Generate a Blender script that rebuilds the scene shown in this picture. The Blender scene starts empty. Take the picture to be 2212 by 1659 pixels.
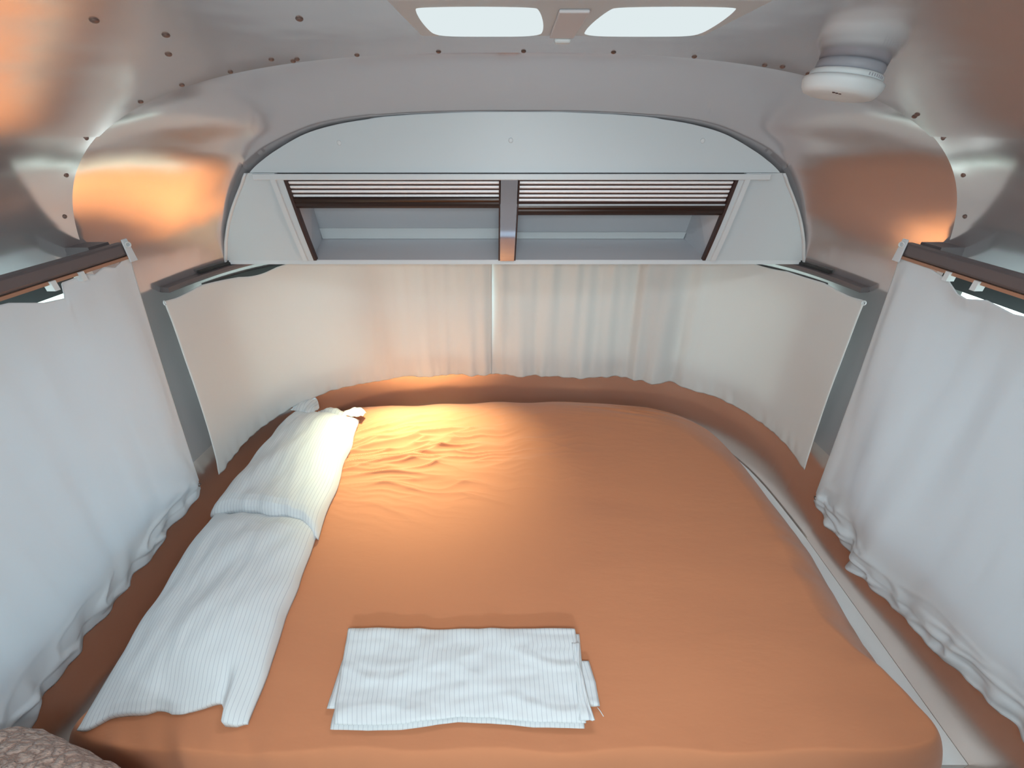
import bpy, math, random
from mathutils import Vector, noise, Matrix
random.seed(7)
PI = math.pi
CZ = 1.80                      # eye height; all heights below are written relative to it
C = bpy.context.scene.collection
ORG = {}

# ------------------------------------------------------------------ helpers
def tag(o, label=None, cat=None, group=None, kind=None):
    if label: o['label'] = label
    if cat: o['category'] = cat
    if group: o['group'] = group
    if kind: o['kind'] = kind
    return o

def thing(name, label, cat, loc=(0, 0, 0), group=None):
    o = bpy.data.objects.new(name, None); C.objects.link(o)
    o.location = (loc[0], loc[1], loc[2] + CZ); o.empty_display_size = .05
    ORG[o.name] = Vector(loc)
    return tag(o, label, cat, group)

def obj(name, mb, mat, parent=None, smooth=True, solid=0, off=0, bevel=0, subsurf=0, weld=False, org=None):
    verts, faces = mb[0], mb[1]
    uvs = mb[2] if len(mb) > 2 else None
    if parent is not None:
        g = ORG[parent.name]
    else:
        g = Vector(org) if org else Vector((0, 0, 0))
    me = bpy.data.meshes.new(name)
    vv = [(v[0] - g[0], v[1] - g[1], v[2] - g[2]) for v in verts]
    me.from_pydata(vv, [], faces); me.update()
    if uvs:
        ul = me.uv_layers.new(name='UVMap')
        for lp in me.loops: ul.data[lp.index].uv = uvs[lp.vertex_index]
    if smooth:
        for p in me.polygons: p.use_smooth = True
    me.materials.append(mat)
    o = bpy.data.objects.new(name, me); C.objects.link(o)
    if parent is not None: o.parent = parent
    else: o.location = (g[0], g[1], g[2] + CZ)
    ORG[o.name] = g
    if solid:
        m = o.modifiers.new('s', 'SOLIDIFY'); m.thickness = solid; m.offset = off
    if bevel:
        m = o.modifiers.new('b', 'BEVEL'); m.width = bevel; m.segments = 3; m.limit_method = 'ANGLE'; m.angle_limit = .6
    if subsurf:
        m = o.modifiers.new('u', 'SUBSURF'); m.levels = subsurf; m.render_levels = subsurf
    return o

def join(*mbs):
    V, F, U = [], [], []
    hasuv = all(len(m) > 2 for m in mbs)
    for m in mbs:
        n = len(V); V += list(m[0]); F += [tuple(i + n for i in f) for f in m[1]]
        if hasuv: U += list(m[2])
    return (V, F, U) if hasuv else (V, F)

def box(x0, x1, y0, y1, z0, z1):
    v = [(x, y, z) for x in (x0, x1) for y in (y0, y1) for z in (z0, z1)]
    f = [(0, 1, 3, 2), (4, 6, 7, 5), (0, 4, 5, 1), (2, 3, 7, 6), (0, 2, 6, 4), (1, 5, 7, 3)]
    return v, f

def hexa(b, t):                      # two quads (4 points each)
    v = list(b) + list(t)
    f = [(3, 2, 1, 0), (4, 5, 6, 7)] + [(i, (i + 1) % 4, 4 + (i + 1) % 4, 4 + i) for i in range(4)]
    return v, f

def grid(fn, nu, nv, skip=None, uvfn=None):
    V = [fn(i / nu, j / nv) for j in range(nv + 1) for i in range(nu + 1)]
    U = [(uvfn(i / nu, j / nv) if uvfn else (i / nu, j / nv)) for j in range(nv + 1) for i in range(nu + 1)]
    F = []
    for j in range(nv):
        for i in range(nu):
            if skip and skip((i + .5) / nu, (j + .5) / nv): continue
            a = j * (nu + 1) + i
            F.append((a, a + 1, a + nu + 2, a + nu + 1))
    return V, F, U

def sweep(path, sec, closed=False):  # path: list of (origin, axisA, axisB); sec: list of (a,b)
    V, F = [], []; n = len(sec)
    for o, a, b in path:
        for s, t in sec: V.append(tuple(Vector(o) + Vector(a) * s + Vector(b) * t))
    for k in range(len(path) - 1):
        for i in range(n):
            j = (i + 1) % n
            F.append((k * n + i, k * n + j, (k + 1) * n + j, (k + 1) * n + i))
    F.append(tuple(range(n - 1, -1, -1))); F.append(tuple(range((len(path) - 1) * n, len(path) * n)))
    return V, F

def lathe(prof, base, axis, n=48):   # prof: (r,h) along axis
    ax = Vector(axis).normalized(); t = ax.orthogonal().normalized(); b = ax.cross(t)
    V, F = [], []
    for r, h in prof:
        for i in range(n):
            a = 2 * PI * i / n
            V.append(tuple(Vector(base) + ax * h + (t * math.cos(a) + b * math.sin(a)) * r))
    for k in range(len(prof) - 1):
        for i in range(n):
            j = (i + 1) % n
            F.append((k * n + i, k * n + j, (k + 1) * n + j, (k + 1) * n + i))
    F.append(tuple(range(n - 1, -1, -1))); F.append(tuple(range((len(prof) - 1) * n, len(prof) * n)))
    return V, F

def torus(c, axis, R, r, n=28, m=10):
    ax = Vector(axis).normalized(); t = ax.orthogonal().normalized(); b = ax.cross(t)
    V, F = [], []
    for i in range(n):
        a = 2 * PI * i / n; d = t * math.cos(a) + b * math.sin(a)
        for j in range(m):
            q = 2 * PI * j / m
            V.append(tuple(Vector(c) + d * (R + r * math.cos(q)) + ax * r * math.sin(q)))
    for i in range(n):
        for j in range(m):
            F.append((i * m + j, ((i + 1) % n) * m + j, ((i + 1) % n) * m + (j + 1) % m, i * m + (j + 1) % m))
    return V, F

def lerp(a, b, t): return a + (b - a) * t
def sstep(a, b, x):
    t = max(0, min(1, (x - a) / (b - a))); return t * t * (3 - 2 * t)
def interp(pts, x):
    if x <= pts[0][0]: return pts[0][1]
    for (a, va), (b, vb) in zip(pts, pts[1:]):
        if x <= b:
            return va + (vb - va) * (x - a) / (b - a)
    return pts[-1][1]
def fb(x, y, z=0): return noise.noise(Vector((x, y, z)))

# ------------------------------------------------------------------ materials
def mat(name, col, rough=.5, metal=0, spec=.5, bump=None, sheen=0, coat=0):
    m = bpy.data.materials.new(name); m.use_nodes = True
    nt = m.node_tree; b = nt.nodes['Principled BSDF']
    b.inputs['Base Color'].default_value = (*col, 1); b.inputs['Roughness'].default_value = rough
    b.inputs['Metallic'].default_value = metal; b.inputs['Specular IOR Level'].default_value = spec
    if sheen: b.inputs['Sheen Weight'].default_value = sheen; b.inputs['Sheen Roughness'].default_value = .5
    if coat: b.inputs['Coat Weight'].default_value = coat
    tc = nt.nodes.new('ShaderNodeTexCoord')
    prev = None
    for (sc, st, dist, kind) in (bump or []):
        if kind == 'noise':
            t = nt.nodes.new('ShaderNodeTexNoise'); t.inputs['Detail'].default_value = 4
            out = t.outputs['Fac']
        elif kind == 'weave':
            t = nt.nodes.new('ShaderNodeTexNoise'); t.inputs['Detail'].default_value = 1
            out = t.outputs['Fac']
        else:
            t = nt.nodes.new('ShaderNodeTexVoronoi'); t.feature = 'SMOOTH_F1'; out = t.outputs['Distance']
        if isinstance(sc, tuple):
            mp = nt.nodes.new('ShaderNodeMapping'); mp.inputs['Scale'].default_value = sc
            nt.links.new(tc.outputs['Object'], mp.inputs['Vector']); nt.links.new(mp.outputs[0], t.inputs['Vector'])
            t.inputs['Scale'].default_value = 1
        else:
            nt.links.new(tc.outputs['Object'], t.inputs['Vector']); t.inputs['Scale'].default_value = sc
        bp = nt.nodes.new('ShaderNodeBump'); bp.inputs['Strength'].default_value = st; bp.inputs['Distance'].default_value = dist
        nt.links.new(out, bp.inputs['Height'])
        if prev: nt.links.new(prev.outputs[0], bp.inputs['Normal'])
        prev = bp
    if prev: nt.links.new(prev.outputs[0], b.inputs['Normal'])
    return m

ALU = mat('brushed_aluminium', (.67, .63, .635), .16, .80, bump=[((1.3, 1.1, 1.3), .5, .02, 'noise'), (160, .03, .0005, 'noise')])
ALU_LOW = mat('lower_wall_aluminium', (.92, .83, .78), .24, .90, bump=[((22, 22, 1.2), .14, .004, 'noise')])
RIVET = mat('rivet_metal', (.22, .15, .13), .5, .6)
LAM = mat('grey_white_laminate', (.60, .66, .70), .42, 0, .4)
LAM_EDGE = mat('laminate_edge', (.66, .70, .73), .35, 0, .4)
LINER = mat('cabinet_liner', (.56, .58, .62), .5)
POST = mat('polished_aluminium', (.60, .68, .84), .12, .85)
SLAT = mat('tambour_slat_metal', (.95, .96, 1.0), .35, 0, .8)
BRONZE = mat('dark_bronze_rail', (.035, .018, .014), .35, .2)
TRACK = mat('tambour_track', (.06, .03, .025), .4, .2)
RAIL = mat('anodised_grey_rail', (.15, .13, .135), .42, .3)
GASKET = mat('dark_window_gasket', (.03, .03, .03), .5)
WHITEP = mat('white_plastic', (.68, .74, .77), .45)
GREYP = mat('grey_plastic', (.36, .37, .42), .5)
DARKP = mat('dark_slot', (.05, .02, .02), .6)
PLAT = mat('white_board', (.70, .74, .75), .5)
DUVET = mat('terracotta_cotton', (.56, .232, .115), .85, 0, .2, sheen=.25,
            bump=[((5, 12, 6), .30, .014, 'noise'), (900, .10, .0006, 'weave')])
MATT = mat('mattress_ticking', (.7, .7, .68), .8)
DARKF = mat('floor_wood', (.16, .085, .05), .5, bump=[((2, 30, 2), .2, .002, 'noise')])
WOOD = mat('brown_wood_panel', (.30, .13, .06), .45, bump=[((20, 20, 1.5), .1, .002, 'noise')])

def curtain_mat(name, col, tcol):
    m = mat(name, col, .9, 0, .1, bump=[(700, .08, .0005, 'weave'), ((9, 9, 3), .2, .01, 'noise')])
    nt = m.node_tree; b = nt.nodes['Principled BSDF']; out = nt.nodes['Material Output']
    tr = nt.nodes.new('ShaderNodeBsdfTranslucent'); tr.inputs['Color'].default_value = (*tcol, 1)
    mx = nt.nodes.new('ShaderNodeMixShader'); mx.inputs[0].default_value = .17
    nt.links.new(b.outputs[0], mx.inputs[1]); nt.links.new(tr.outputs[0], mx.inputs[2]); nt.links.new(mx.outputs[0], out.inputs[0])
    return m
CURT = curtain_mat('white_curtain_cloth', (.73, .80, .85), (.70, .78, .86))
CURTR = curtain_mat('cream_curtain_cloth', (.75, .785, .79), (.74, .73, .71))

def striped(name, base, line, freq):
    m = mat(name, base, .85, 0, .2, sheen=.2, bump=[((14, 9, 9), .22, .01, 'noise'), (800, .08, .0005, 'weave')])
    nt = m.node_tree; b = nt.nodes['Principled BSDF']
    uv = nt.nodes.new('ShaderNodeUVMap'); uv.uv_map = 'UVMap'
    sx = nt.nodes.new('ShaderNodeSeparateXYZ'); nt.links.new(uv.outputs[0], sx.inputs[0])
    mu = nt.nodes.new('ShaderNodeMath'); mu.operation = 'MULTIPLY'; mu.inputs[1].default_value = freq
    nt.links.new(sx.outputs[0], mu.inputs[0])
    fr = nt.nodes.new('ShaderNodeMath'); fr.operation = 'FRACT'; nt.links.new(mu.outputs[0], fr.inputs[0])
    lt = nt.nodes.new('ShaderNodeMath'); lt.operation = 'LESS_THAN'; lt.inputs[1].default_value = .10
    nt.links.new(fr.outputs[0], lt.inputs[0])
    mx = nt.nodes.new('ShaderNodeMix'); mx.data_type = 'RGBA'
    mx.inputs[6].default_value = (*base, 1); mx.inputs[7].default_value = (*line, 1)
    nt.links.new(lt.outputs[0], mx.inputs[0]); nt.links.new(mx.outputs[2], b.inputs['Base Color'])
    return m
STRIPE = striped('pinstriped_white_cotton', (.68, .74, .77), (.47, .52, .58), 1.0)

def emis(name, col, s):
    m = bpy.data.materials.new(name); m.use_nodes = True; nt = m.node_tree
    nt.nodes.remove(nt.nodes['Principled BSDF'])
    e = nt.nodes.new('ShaderNodeEmission'); e.inputs[0].default_value = (*col, 1); e.inputs[1].default_value = s
    nt.links.new(e.outputs[0], nt.nodes['Material Output'].inputs[0]); return m
LAMP = emis('lit_diffuser', (.88, .98, 1.0), .40)
PUCK = emis('added_lamp_lens', (1, .85, .6), 4)  # glowing lens of the lamp added under the shelf

GLASS = bpy.data.materials.new('window_glass'); GLASS.use_nodes = True
nt = GLASS.node_tree; nt.nodes.remove(nt.nodes['Principled BSDF'])
a = nt.nodes.new('ShaderNodeBsdfTransparent'); a.inputs[0].default_value = (.86, .93, .90, 1)
g = nt.nodes.new('ShaderNodeBsdfGlossy'); g.inputs['Roughness'].default_value = .03
x = nt.nodes.new('ShaderNodeMixShader'); x.inputs[0].default_value = .07
nt.links.new(a.outputs[0], x.inputs[1]); nt.links.new(g.outputs[0], x.inputs[2]); nt.links.new(x.outputs[0], nt.nodes['Material Output'].inputs[0])

CUSH = mat('puckered_beige_fleece', (.50, .36, .30), .95, 0, .1, sheen=.4)
nt = CUSH.node_tree; b = nt.nodes['Principled BSDF']
tc = nt.nodes['Texture Coordinate']
vo = nt.nodes.new('ShaderNodeTexVoronoi'); vo.feature = 'DISTANCE_TO_EDGE'; vo.inputs['Scale'].default_value = 48
nz = nt.nodes.new('ShaderNodeTexNoise'); nz.inputs['Scale'].default_value = 40
mxv = nt.nodes.new('ShaderNodeMix'); mxv.data_type = 'VECTOR'; mxv.inputs[0].default_value = .014
nt.links.new(tc.outputs['Object'], mxv.inputs[4]); nt.links.new(nz.outputs['Color'], mxv.inputs[5]); nt.links.new(mxv.outputs[1], vo.inputs['Vector'])
rp = nt.nodes.new('ShaderNodeValToRGB'); rp.color_ramp.elements[0].color = (.30, .19, .15, 1); rp.color_ramp.elements[1].color = (.62, .47, .40, 1)
rp.color_ramp.elements[1].position = .22
nt.links.new(vo.outputs['Distance'], rp.inputs[0]); nt.links.new(rp.outputs[0], b.inputs['Base Color'])
bp = nt.nodes.new('ShaderNodeBump'); bp.inputs['Strength'].default_value = 1; bp.inputs['Distance'].default_value = .02
nt.links.new(vo.outputs['Distance'], bp.inputs['Height']); nt.links.new(bp.outputs[0], b.inputs['Normal'])

# ------------------------------------------------------------------ the shell of the trailer
A, H, P, TOP, YA = 1.105, .47, 2.7, .143, 1.09
Z0 = TOP - H
def addw(z): return .055 * sstep(-.05, -.95, z)
def W(z):
    if z >= TOP: return 0
    if z <= Z0: return A + addw(z)
    return A * (1 - ((z - Z0) / H) ** P) ** (1 / P) + addw(z)
def L(z):
    if z >= TOP: return 0
    s = min(1, (TOP - z) / H)
    return .79 * (1 - (1 - s) ** 3.0) ** 1.15 + .055 * sstep(-.2, -.9, z)
_NT = [(-1.0, 3.4), (-.6, 3.2), (-.415, 3.2), (-.26, 2.5), (-.11, 2.25), (0, 2.15)]
_K1 = [(-.9, .04), (-.45, .06), (-.335, .14), (-.26, .20), (-.17, .22), (0, .22), (.04, .15)]
_K2 = [(-.30, 0), (-.26, .08), (-.17, .32), (-.11, .46), (0, .46), (.045, 0)]
def sm(t, z): return sum(interp(t, z + d * .01) for d in range(-3, 4)) / 7
def FAC(z, q): return 1 - sm(_K1, z) * q * (1 - q) - sm(_K2, z) * q * q * (1 - q)
def N(z): return sum(interp(_NT, z + d * .012) for d in range(-3, 4)) / 7
_cache = {}
def plan(z, u, off=0):
    """point at arc fraction u (0 left, 1 right) of the end cap's outline at height z"""
    k = (round(z, 4), off)
    if k not in _cache:
        w, l, n = max(1e-4, W(z) - off), max(1e-4, L(z) - off), N(z)
        pts = []
        for i in range(241):
            a = PI * i / 240; c_, s_ = math.cos(a), math.sin(a)
            q = abs(s_) ** (2 / n)
            pts.append((-math.copysign(abs(c_) ** (2 / n), c_) * w * FAC(z, q), q * l))
        cum = [0]
        for p, q in zip(pts, pts[1:]): cum.append(cum[-1] + math.hypot(q[0] - p[0], q[1] - p[1]))
        _cache[k] = (pts, cum)
    pts, cum = _cache[k]; t = u * cum[-1]
    lo, hi = 0, 240
    while hi - lo > 1:
        m = (lo + hi) // 2
        if cum[m] <= t: lo = m
        else: hi = m
    f = (t - cum[lo]) / max(1e-9, cum[hi] - cum[lo])
    return (lerp(pts[lo][0], pts[hi][0], f), YA + lerp(pts[lo][1], pts[hi][1], f))

FL, YB = -1.80, -2.7
SEAM = -.007
# ceiling : barrel from seam to seam
def zx(x): return Z0 + H * (1 - (min(1, abs(x) / A)) ** P) ** (1 / P)
xs = None
lo, hi = 0, A
for _ in range(50):
    m_ = (lo + hi) / 2
    if zx(m_) > SEAM: lo = m_
    else: hi = m_
XS = lo
def ceil_fn(u, v):
    t = u * 2 - 1; x = XS * math.sin(t * PI / 2 * .98) / math.sin(PI / 2 * .98)
    return (x, lerp(YB, YA + .006, v), zx(x) - .004)
ceiling = obj('ceiling', grid(ceil_fn, 120, 60), ALU)
tag(ceiling, 'polished aluminium barrel ceiling of the trailer with a riveted edge', kind='structure')

SW = [(.06, 1.05, -.32, -1.04), (-2.3, -1.0, -.32, -1.0)]      # side windows (y0,y1,z0,z1)
zrows = [SEAM + .004 - (SEAM - FL) * i / 160 for i in range(161)]
yrows = sorted(set([YB + (YA + .006 - YB) * i / 50 for i in range(51)] + [w[0] for w in SW] + [w[1] for w in SW]))
zrows = sorted(set(zrows + [w[2] for w in SW] + [w[3] for w in SW]), reverse=True)
def wall(side):
    V = [(side * W(z), y, z) for z in zrows for y in yrows]; n = len(yrows); F = []
    for j in range(len(zrows) - 1):
        for i in range(n - 1):
            yc, zc = (yrows[i] + yrows[i + 1]) / 2, (zrows[j] + zrows[j + 1]) / 2
            if any(w[0] < yc < w[1] and w[3] < zc < w[2] for w in SW): continue
            q = (j * n + i, j * n + i + 1, (j + 1) * n + i + 1, (j + 1) * n + i)
            F.append(q if side < 0 else q[::-1])
    return V, F
for side, nm in ((-1, 'left'), (1, 'right')):
    w = obj('wall_' + nm, wall(side), ALU)
    tag(w, 'polished aluminium side wall on the %s of the bed' % nm, kind='structure')

# end cap
CW = [(.105, .285), (.315, .685), (.715, .895)]; CWZ = (-.48, -1.0)
us = sorted(set([i / 140 for i in range(141)] + [v for p in CW for v in p]))
taus = [i / 60 for i in range(1, 59)]
crow = [TOP - 1e-5] + [Z0 + H * (1 - t ** P) ** (1 / P) for t in taus]
crow += [crow[-1] - (crow[-1] - FL) * i / 60 for i in range(1, 61)] + list(CWZ)
crow = sorted(set(crow), reverse=True)
V, F = [], []; n = len(us)
for z in crow:
    for u in us: x_, y_ = plan(z, u, -.004); V.append((x_, y_, z))
for j in range(len(crow) - 1):
    for i in range(n - 1):
        uc, zc = (us[i] + us[i + 1]) / 2, (crow[j] + crow[j + 1]) / 2
        if CWZ[1] < zc < CWZ[0] and any(a_ < uc < b_ for a_, b_ in CW): continue
        F.append((j * n + i, j * n + i + 1, (j + 1) * n + i + 1, (j + 1) * n + i))
wb = obj('wall_back', (V, F), ALU)
tag(wb, 'rounded aluminium end cap of the trailer behind the bed', kind='structure')

for o in (wb, bpy.data.objects['wall_left'], bpy.data.objects['wall_right']):
    o.data.materials.append(ALU_LOW)
    for p_ in o.data.polygons:
        if p_.center.z < -1.03: p_.material_index = 1
fl = obj('floor', box(-1.25, 1.25, YB, 2.0, FL - .03, FL), DARKF, smooth=False); tag(fl, 'brown wooden floor of the trailer', kind='structure')
# front wall behind the viewer, with a window opening
fw = [box(-1.2, -.75, YB - .03, YB, FL, .2), box(.75, 1.2, YB - .03, YB, FL, .2), box(-.75, .75, YB - .03, YB, FL, -1.0), box(-.75, .75, YB - .03, YB, -.12, .2)]
o = obj('wall_front', join(*fw), mat('front_wall', (.55, .5, .47), .6), smooth=False); tag(o, 'front wall of the trailer', kind='structure')
# unseen wooden bulkheads, added so the metal shell reflects their brown
for s in (-1, 1):
    P_ = [(s * (W(z) - .003), z) for z in [FL + .01 + i * (0 - FL) / 30 * .99 for i in range(31)]]
    poly = [(s * .50, FL + .002)] + P_ + [(s * .86, .02), (s * .50, .10)]
    V = [(px, y, pz) for y in (-.46, -.43) for px, pz in poly]; k = len(poly)
    F = [tuple(range(k)), tuple(range(2 * k - 1, k - 1, -1))] + [(i, i + k, (i + 1) % k + k, (i + 1) % k) for i in range(k)]
    o = obj('wall_partition_added', (V, F), WOOD if s > 0 else mat('pale_wood_panel', (.50, .38, .29), .5), smooth=False); tag(o, 'unseen wooden partition behind the camera, added for its reflection in the shell', kind='structure')

# windows : glass and gaskets
wi = 0
def side_window(side, w, vis):
    global wi; wi += 1
    y0, y1, z0, z1 = w
    def pane(u, v):
        z = lerp(z0, z1, v); return (side * (W(z) + .012), lerp(y0, y1, u), z)
    def strip(ya_, yb_, za_, zb_):
        pts = [za_ + (zb_ - za_) * i / 12 for i in range(13)]
        V, F = [], []
        for z in pts:
            for (y, dx) in ((ya_, -.006), (yb_, -.006), (yb_, .02), (ya_, .02)): V.append((side * (W(z) + dx), y, z))
        for k in range(12):
            for i in range(4): F.append((k * 4 + i, k * 4 + (i + 1) % 4, k * 4 + 4 + (i + 1) % 4, k * 4 + 4 + i))
        F += [(3, 2, 1, 0), (48, 49, 50, 51)]
        return V, F
    e = .022
    fr = obj('window_%d' % wi, join(strip(y0 - e, y0 + e, z0 + e, z1 - e), strip(y1 - e, y1 + e, z0 + e, z1 - e),
             strip(y0, y1, z0 - e, z0 + e), strip(y0, y1, z1 - e, z1 + e)), GASKET, smooth=False)
    tag(fr, 'dark framed side window', kind='structure')
    obj('window_pane', grid(pane, 8, 10), GLASS, fr)
for s in (-1, 1):
    for w in SW: side_window(s, w, True)
def cap_sweep(u0, u1, z, sec, off=0, n=50):
    path = []
    for i in range(n + 1):
        u = lerp(u0, u1, i / n); p = plan(z, u, off); q = plan(z, min(1, u + .004), off); r_ = plan(z, max(0, u - .004), off)
        d = Vector((q[0] - r_[0], q[1] - r_[1], 0)).normalized(); nn = Vector((d.y, -d.x, 0))  # inward normal
        path.append(((p[0], p[1], z), nn, (0, 0, 1)))
    return sweep(path, sec)
def cap_post(u, z0, z1, hw):
    path = []
    for i in range(14):
        z = lerp(z0, z1, i / 13); p = plan(z, u); q = plan(z, u + .004); r_ = plan(z, u - .004)
        d = Vector((q[0] - r_[0], q[1] - r_[1], 0)).normalized(); nn = Vector((d.y, -d.x, 0))
        path.append(((p[0], p[1], z), nn, d))
    return sweep(path, [(-.02, -hw), (.008, -hw), (.008, hw), (-.02, hw)])
for a_, b_ in CW:
    wi += 1
    sq = [(-.02, -.02), (.008, -.02), (.008, .02), (-.02, .02)]
    fr = obj('window_%d' % wi, join(cap_sweep(a_, b_, CWZ[0], sq), cap_sweep(a_, b_, CWZ[1], sq), cap_post(a_, CWZ[0], CWZ[1], .02), cap_post(b_, CWZ[0], CWZ[1], .02)), GASKET, smooth=False)
    tag(fr, 'dark framed wraparound window of the end cap', kind='structure')
    def pn(u, v, a_=a_, b_=b_):
        z = lerp(CWZ[0], CWZ[1], v); p = plan(z, lerp(a_, b_, u), -.01); return (p[0], p[1], z)
    obj('window_pane', grid(pn, 24, 8), GLASS, fr)
wi += 1
fr = obj('window_%d' % wi, join(box(-.77, -.73, YB - .03, YB + .02, -1.02, -.1), box(.73, .77, YB - .03, YB + .02, -1.02, -.1),
         box(-.77, .77, YB - .03, YB + .02, -1.03, -.99), box(-.77, .77, YB - .03, YB + .02, -.13, -.09)), GASKET, smooth=False)
tag(fr, 'front window of the trailer', kind='structure')
obj('window_pane', box(-.74, .74, YB - .02, YB - .015, -1.0, -.12), GLASS, fr, smooth=False)

# seam trim along both sides (shallow overlap lip) and rivets
def rivet_mb(p, nrm, r=.0042):
    return lathe([(r * 1.25, 0), (r * 1.2, .0012), (r * .8, .0026), (r * .3, .0032)], p, nrm, 12)
def ceil_n(x):
    e = .004; dz = (zx(abs(x) + e) - zx(abs(x) - e)) / (2 * e)
    n_ = Vector((dz * (1 if x > 0 else -1), 0, -1)).normalized(); return n_
rv = []
for x_ in (-.80, -.70, -.59, -.455, -.322, -.155, .018, .201, .367, .515, .61, .70, .868):
    rv.append((x_, 1.075))
rv += [(-.478, 1.03), (.545, 1.06), (-.44, 1.06),
       (-.514, .666), (-.57, .868), (-.50, .77), (.585, 1.0), (.88, .80), (.70, .70), (-.30, .76), (.86, 1.08 - .02)]
for x_, y_ in rv:
    o = obj('rivet', rivet_mb((x_, y_, zx(x_) - .004), ceil_n(x_)), RIVET, ceiling)
for s, wn in ((-1, 'wall_left'), (1, 'wall_right')):
    for z in (-.007 - .006, -.087, -.177):
        obj('rivet', rivet_mb((s * W(z), 1.072, z), (-s, 0, -.55)), RIVET, bpy.data.objects[wn])

# ------------------------------------------------------------------ overhead cabinet
YF = 1.45
def yl(z): return 1.44 - .31 * (z + .12)           # leaning lower face
_CW = [(-.42, 1.055), (-.38, 1.032), (-.335, 1.008), (-.30, .985), (-.26, .957), (-.217, .922), (-.174, .883), (-.14, .850), (-.113, .828), (-.09, .797), (-.06, .745), (-.03, .682), (-.008, .630), (.010, .560), (.024, .478), (.034, .385), (.041, .272), (.046, .12), (.0475, 0)]
def hw(z, y, m=-.006):                               # half width of the cabinet face at height z
    return sum(interp(_CW, z + d * .004) for d in (-2, -1, 0, 1, 2)) / 5 - m if z < .03 else max(0, interp(_CW, z))
ZT = TOP
z = .0475
ZFT = z; ZFB = -.110
cab = thing('overhead_cabinet', 'wide grey-white overhead cabinet with arched top fascia, fitted above the rear curtains', 'cabinet', (0, 1.55, -.416))
def arch_outline(ztop, zbot, yfn, n=46, m=.004):
    ps = []
    for i in range(n + 1):
        q = i / n; z_ = ztop - (ztop - zbot) * q ** 2.2
        ps.append((hw(z_, yfn(z_), m), z_))
    return ps
def plate(outl, yfn, th, inset=0, back=None):
    R_ = [(x_, z_) for x_, z_ in outl]
    full = [(-x_, z_) for x_, z_ in reversed(R_)] + R_[1:]
    k = len(full); V = [(x_, yfn(z_), z_) for x_, z_ in full] + [(x_, yfn(z_) + th, z_) for x_, z_ in full]
    F = []
    h = k // 2
    for i in range(h):        # horizontal strips joining left and right sides
        a0, a1, b0, b1 = h - i, h - i - 1, h + i, h + i + 1
        if a0 == b0: F.append((a0, a1, b1)); F.append((k + a0, k + b1, k + a1))
        else: F.append((a0, a1, b1, b0)); F.append((k + a0, k + b0, k + b1, k + a1))
    for i in range(k): j = (i + 1) % k; F.append((j, i, i + k, j + k))
    return V, F
fas = obj('fascia', plate(arch_outline(ZFT, ZFB, lambda z_: YF - .012), lambda z_: YF - .012, .014), LAM, cab, smooth=False, bevel=.003)
for px, pz in ((-.525, -.03), (-.012, -.024), (.56, -.025)):
    obj('screw_cap', lathe([(.007, 0), (.0065, .0018), (.004, .0025)], (px, YF - .012, pz), (0, -1, 0), 20), LAM_EDGE, cab)
def rt(x_, z_, y_):
    t_ = .0
    for k_ in range(400):
        y2 = y_ + k_ * .002; tt = (y2 - YA) / max(1e-6, L(z_))
        if tt >= 1: break
        if W(z_) * (1 - tt ** N(z_)) ** (1 / N(z_)) * FAC(z_, tt) < x_: break
    return y2 - .004
V, F = [], []
zs_ = [.046 - (.046 + .41) * (i / 60) ** 1.6 for i in range(61)]
prof_ = [(-hw(z_, 0, .008), z_) for z_ in reversed(zs_)] + [(hw(z_, 0, .008), z_) for z_ in zs_]
for x_, z_ in prof_:
    y_ = YF - .008 if z_ > ZFB else yl(z_) + .004
    V += [(x_, y_, z_), (x_, max(y_ + .005, rt(abs(x_), z_, y_)), z_)]
F = [(2 * i, 2 * i + 1, 2 * i + 3, 2 * i + 2) for i in range(len(prof_) - 1)]
obj('side_return', (V, F), LAM, cab, solid=.004)
# valance strip under the fascia
ZB = -.416
obj('valance', join(box(-.81, .79, 1.428, 1.452, -.130, -.113)), LAM_EDGE, cab, smooth=False, bevel=.003)
ob_top, ob_bot = -.128, -.402; BZ, BY, TZ, TY = -.369, 1.74, -.212, 1.63
def side_panel(s):
    n_ = 24; V = []; F = []
    xi_t, xi_b = (.742, .747) if s < 0 else (.716, .707)
    for k in range(n_ + 1):
        z_ = lerp(ZFB - .001, ob_bot, k / n_); y_ = yl(z_) ; xo = hw(z_, y_); xi = lerp(xi_t, xi_b, k / n_)
        for dx, dy in ((xi, 0), (xo, 0), (xo, .016), (xi, .016)): V.append((s * dx, y_ + dy, z_))
    for k in range(n_):
        for i in range(4):
            q = (k * 4 + i, k * 4 + (i + 1) % 4, k * 4 + 4 + (i + 1) % 4, k * 4 + 4 + i); F.append(q if s < 0 else q[::-1])
    F += [(3, 2, 1, 0), tuple(n_ * 4 + i for i in range(4))]
    return V, F
for s in (-1, 1): obj('side_panel', side_panel(s), LAM, cab, smooth=False)
# rounded outer edge bead of each side panel
for s in (-1, 1):
    path = []
    for k in range(25):
        z_ = lerp(ZFB - .001, ZB, k / 24); y_ = yl(z_); path.append(((s * (hw(z_, y_) - .002), y_ - .003, z_), (1, 0, 0), (0, 1, 0)))
    obj('edge_trim', sweep(path, [(.005 * math.cos(a * PI / 4), .007 * math.sin(a * PI / 4)) for a in range(8)]), LAM_EDGE, cab)
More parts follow.
